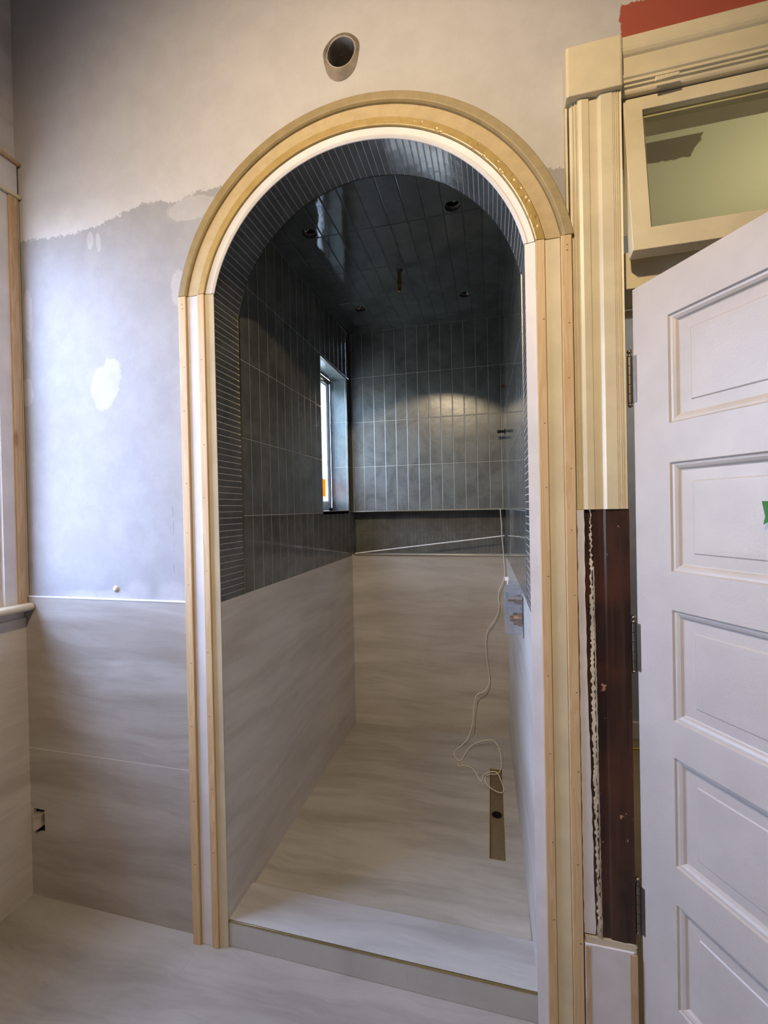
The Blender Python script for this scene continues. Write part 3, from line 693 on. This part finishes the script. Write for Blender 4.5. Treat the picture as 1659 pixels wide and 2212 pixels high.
for s, y in ((1.0,-.0035),(1.22,-.001)):
    R.append([bm.verts.new((.0500*s*math.cos(a)*(1+.03*math.sin(5*a)), y, -.000+(.0505*s*math.sin(a)*(1.0 if math.sin(a)>0 or s==1 else 1.45)))) for a in [2*math.pi*k/n for k in range(n)]])
for k in range(n): bm.faces.new((R[0][k],R[0][(k+1)%n],R[1][(k+1)%n],R[1][k]))
bmesh.ops.solidify(bm, geom=bm.faces[:], thickness=.001)
finish('plaster_collar', bm, M_GREYPL, vp)

# electrical box low on the left of the front wall
eb = empty('outlet_box', (-1.749,WY-.009,.30)); tag(eb, 'small open outlet box with a plaster-covered insert, low in the stone wainscot', 'outlet box')
bm = bmesh.new(); box(bm, (-.0265,.05,-.0465), (.0265,.06,.0455)); finish('box_back', bm, M_BLACK, eb)
bm = bmesh.new()
for a, b in (((-.0265,.010,-.0465),(-.0245,.05,.0455)),((.0245,.010,-.0465),(.0265,.05,.0455)),((-.0245,.010,-.0465),(.0245,.05,-.0445)),((-.0245,.010,.0435),(.0245,.05,.0455))): box(bm, a, b)
finish('box_sides', bm, M_BLACK, eb)
bm = bmesh.new()
vs = [(-.0245,-.012,-.026),(-.008,-.016,-.036),(.012,-.004,-.024),(.012,-.004,.028),(-.008,-.016,.022),(-.0245,-.012,.026)]
f0 = [bm.verts.new(p) for p in vs]; f1 = [bm.verts.new((p[0],.045,p[2])) for p in vs]
for i in range(6): bm.faces.new((f0[i],f0[(i+1)%6],f1[(i+1)%6],f1[i]))
bm.faces.new(f0); bm.faces.new(list(reversed(f1)))
finish('insert', bm, M_GREYPL, eb, bevel=.003)
bm = bmesh.new(); lathe(bm, [(.0001,-.008),(.006,-.009),(.009,-.006),(.0115,-.003),(.013,0)], (-1.362,WY,1.222), 'y', 16)
tag(finish('wall_anchor', bm, M_CREAMW, smooth=True), 'small pale plug stuck in the grey drywall just above the wainscot', 'wall plug')

# ceiling cut-outs
place = ['front left, nearest the bright window reflection', 'front right under the arch crown', 'back right', 'back left near the corner']
def can():
    r = empty('downlight_housing')
    b = bmesh.new(); lathe(b, [(.0345,0.0125),(.0345,.07),(.0001,.07)], (0,0,0), 'z', 24); finish('can', b, M_BLACK, r)
    b = bmesh.new(); lathe(b, [(.0335,.0125),(.031,.0135),(.031,.022),(.0335,.022)], (0,0,0), 'z', 24); finish('collar', b, M_GREYPL, r)
    b = bmesh.new(); tube(b, [(.012,.01,.068),(.004,.012,.04),(-.008,.004,.02),(-.016,-.006,.008),(-.012,-.014,.014)], .0022, 6); finish('wire', b, M_CORD, r, smooth=True)
    return r
proto = can()
for i, (x, y) in enumerate(holes):
    if i == 0: r = proto
    else:
        r = proto.copy(); COL.objects.link(r)
        for ch in list(proto.children):
            c = ch.copy(); COL.objects.link(c); c.parent = r
    r.location = (x, y, ZC); r.rotation_euler.z = i*1.7
    tag(r, 'open round downlight cut-out in the shower ceiling, '+place[i], 'ceiling light opening', 'downlight cut-outs in the shower ceiling')
# pipe stub in the ceiling
ps = empty('shower_pipe_stub', (-.415,2.085,ZC)); tag(ps, 'short brass pipe stub hanging from the middle of the shower ceiling', 'pipe stub')
b = bmesh.new(); cyl(b, (0,0,0), (0,0,-.085), .009, 16); finish('pipe', b, M_DRAIN, ps, smooth=False)
b = bmesh.new(); lathe(b, [(.009,-.04),(.012,-.042),(.012,-.072),(.009,-.078),(.007,-.102),(.0001,-.105)], (0,0,0), 'z', 8); finish('cap', b, M_BRASS, ps)
b = bmesh.new(); lathe(b, [(.0091,-.0005),(.020,-.0005),(.016,-.004),(.0091,-.006)], (0,0,0), 'z', 20); finish('collar', b, M_GROUTWALL, ps)
# stubs on the right shower wall
xs = right_x(2.68)
b = bmesh.new(); cyl(b, (xs,2.68,1.948), (xs-.030,2.68,1.948), .008, 16); ball(b, (xs-.036,2.68,1.948), .0105, 8)
p = empty('body_jet_stub'); o = finish('stub', b, M_BLACK, p, smooth=True)
b = bmesh.new(); lathe(b, [(.0001,-.003),(.0155,-.003),(.0165,0)], (xs,2.68,1.948), 'x', 20); finish('hole_ring', b, M_BLACK, p)
tag(p, 'short dark capped pipe stub on the right shower wall at head height', 'pipe stub')
xs = right_x(2.66)
b = bmesh.new(); box(b, (xs-.020,2.655,2.200), (xs,2.68,2.222)); p = finish('red_pipe_cap', b, m_plain('red_cap', (96,64,62), .5), bevel=.003)
tag(p, 'tiny reddish pipe cap high on the right shower wall near the back corner', 'pipe cap')

# shower valve with clear cover
va = empty('shower_valve', (right_x(1.65),1.65,1.14)); tag(va, 'brass shower valve under a clear plastic cover on the right wall', 'shower valve')
b = bmesh.new(); box(b, (-.062,-.060,-.098), (-.002,.062,.062)); bmesh.ops.bevel(b, geom=[e for e in b.edges], offset=.010, segments=3, affect='EDGES', profile=.5)
cov = finish('cover', b, M_PLASTIC, va, smooth=False)
b = bmesh.new()
for z in (.030,.004,-.018): box(b, (-.0635,-.0615,z), (-.002,.0635,z+.0035))
finish('cover_rib', b, M_PLASTIC, cov, bevel=.001)
b = bmesh.new(); box(b, (-.050,-.045,.060), (-.006,.05,.078)); bmesh.ops.bevel(b, geom=[e for e in b.edges], offset=.008, segments=3, affect='EDGES', profile=.5); finish('cover_top', b, M_PLASTIC, cov)
b = bmesh.new(); lathe(b, [(.0001,-.044),(.010,-.044),(.010,-.034),(.022,-.032),(.024,-.016),(.028,-.014),(.028,-.003)], (0,-.005,-.052), 'x', 24); finish('brass_body', b, M_BRASS, va)
b = bmesh.new(); lathe(b, [(.0001,-.050),(.008,-.050),(.008,-.028),(.014,-.026),(.018,-.012),(.018,-.003)], (0,.0,.018), 'x', 20); finish('diverter', b, M_BRASS, va)
b = bmesh.new(); lathe(b, [(.0001,-.056),(.011,-.056),(.011,-.047),(.0001,-.047)], (0,.0,.030), 'x', 20); finish('grey_knob', b, m_plain('grey_knob_plastic', (110,116,106), .5), va)
b = bmesh.new(); box(b, (-.0015,-.066,-.105), (-.0001,-.0605,.040)); finish('back_gasket', b, M_BLACK, va)
b = bmesh.new(); box(b, (-.060,-.012,.088), (-.046,-.010,.102)); box(b, (-.052,-.0115,.074), (-.048,-.0105,.090)); finish('level_tab', b, M_VINYL, cov, bevel=.001)

# white trim strip leaning in the niche
b = bmesh.new(); tube(b, [(XL+.022,2.748,1.2075),(XRB-.010,2.748,1.320)], .0035, 8, 1)
tag(finish('trim_strip', b, M_STICK), 'long thin white trim strip lying aslant in the back wall niche', 'strip')
# cord
C_ = [(.055,2.742,1.486),(.056,2.725,1.47),(.060,2.72,1.39),(.062,2.715,1.315),(.071,2.70,1.17),(.073,2.70,1.092),(.060,2.70,1.04),(.037,2.70,.985),(.034,2.70,.94),(.038,2.70,.90),(.020,2.705,.83),(-.030,2.71,.75),(-.043,2.71,.70),(-.044,2.71,.62),(-.036,2.71,.53),(-.028,2.71,.46),(-.033,2.70,.415),(-.06,2.69,.375),(-.095,2.68,.362),(-.112,2.67,.34),(-.125,2.66,.27),(-.130,2.66,.20),(-.142,2.65,.15),(-.165,2.62,.105),(-.205,2.58,.0775),(-.232,2.53,.077),(-.222,2.47,.077),(-.19,2.44,.077),(-.17,2.50,.085),(-.14,2.56,.10),(-.10,2.585,.115),(-.05,2.60,.125),(-.01,2.60,.125),(.020,2.55,.11),(.030,2.46,.090),(.026,2.40,.079),(.005,2.355,.079),(-.03,2.345,.079),(-.055,2.32,.0775),(-.052,2.27,.0775),(-.020,2.225,.0775),(.020,2.205,.0775),(.038,2.23,.0775),(.026,2.30,.0775),(.005,2.36,.084),(-.035,2.355,.084),(-.065,2.325,.078),(-.072,2.28,.0775),(-.085,2.29,.0775),(-.105,2.345,.0775),(-.13,2.385,.0775),(-.17,2.40,.0775),(-.195,2.385,.0775),(-.205,2.41,.0775)]
b = bmesh.new(); tube(b, C_, .0022, 7, 5)
tag(finish('white_cord', b, M_CORD, smooth=True), 'thin white cord hanging from the niche and coiled on the shower floor', 'cord')
# drain trough
dn = empty('linear_drain', (0,2.095,.074)); tag(dn, 'long narrow olive drain trough with a round hole in the shower floor', 'floor drain')
plate('trough', rect(-.0318,-.3095,.0328,.3095), [circ(.001,-.035,.0225,28,.02)], XY, -.016, -.009, M_DRAIN, dn)
plate('rim', rect(-.0318,-.3095,.0328,.3095), [rect(-.0298,-.3075,.0308,.3075)], XY, -.009, -.0005, M_BRASSEDGE, dn)
b = bmesh.new(); lathe(b, [(.0222,-.010),(.0235,-.0085),(.0222,-.007),(.0205,-.009),(.0205,-.05),(.0001,-.052)], (.001,-.035,0), 'z', 28); finish('outlet_pipe', b, M_BLACK, dn)
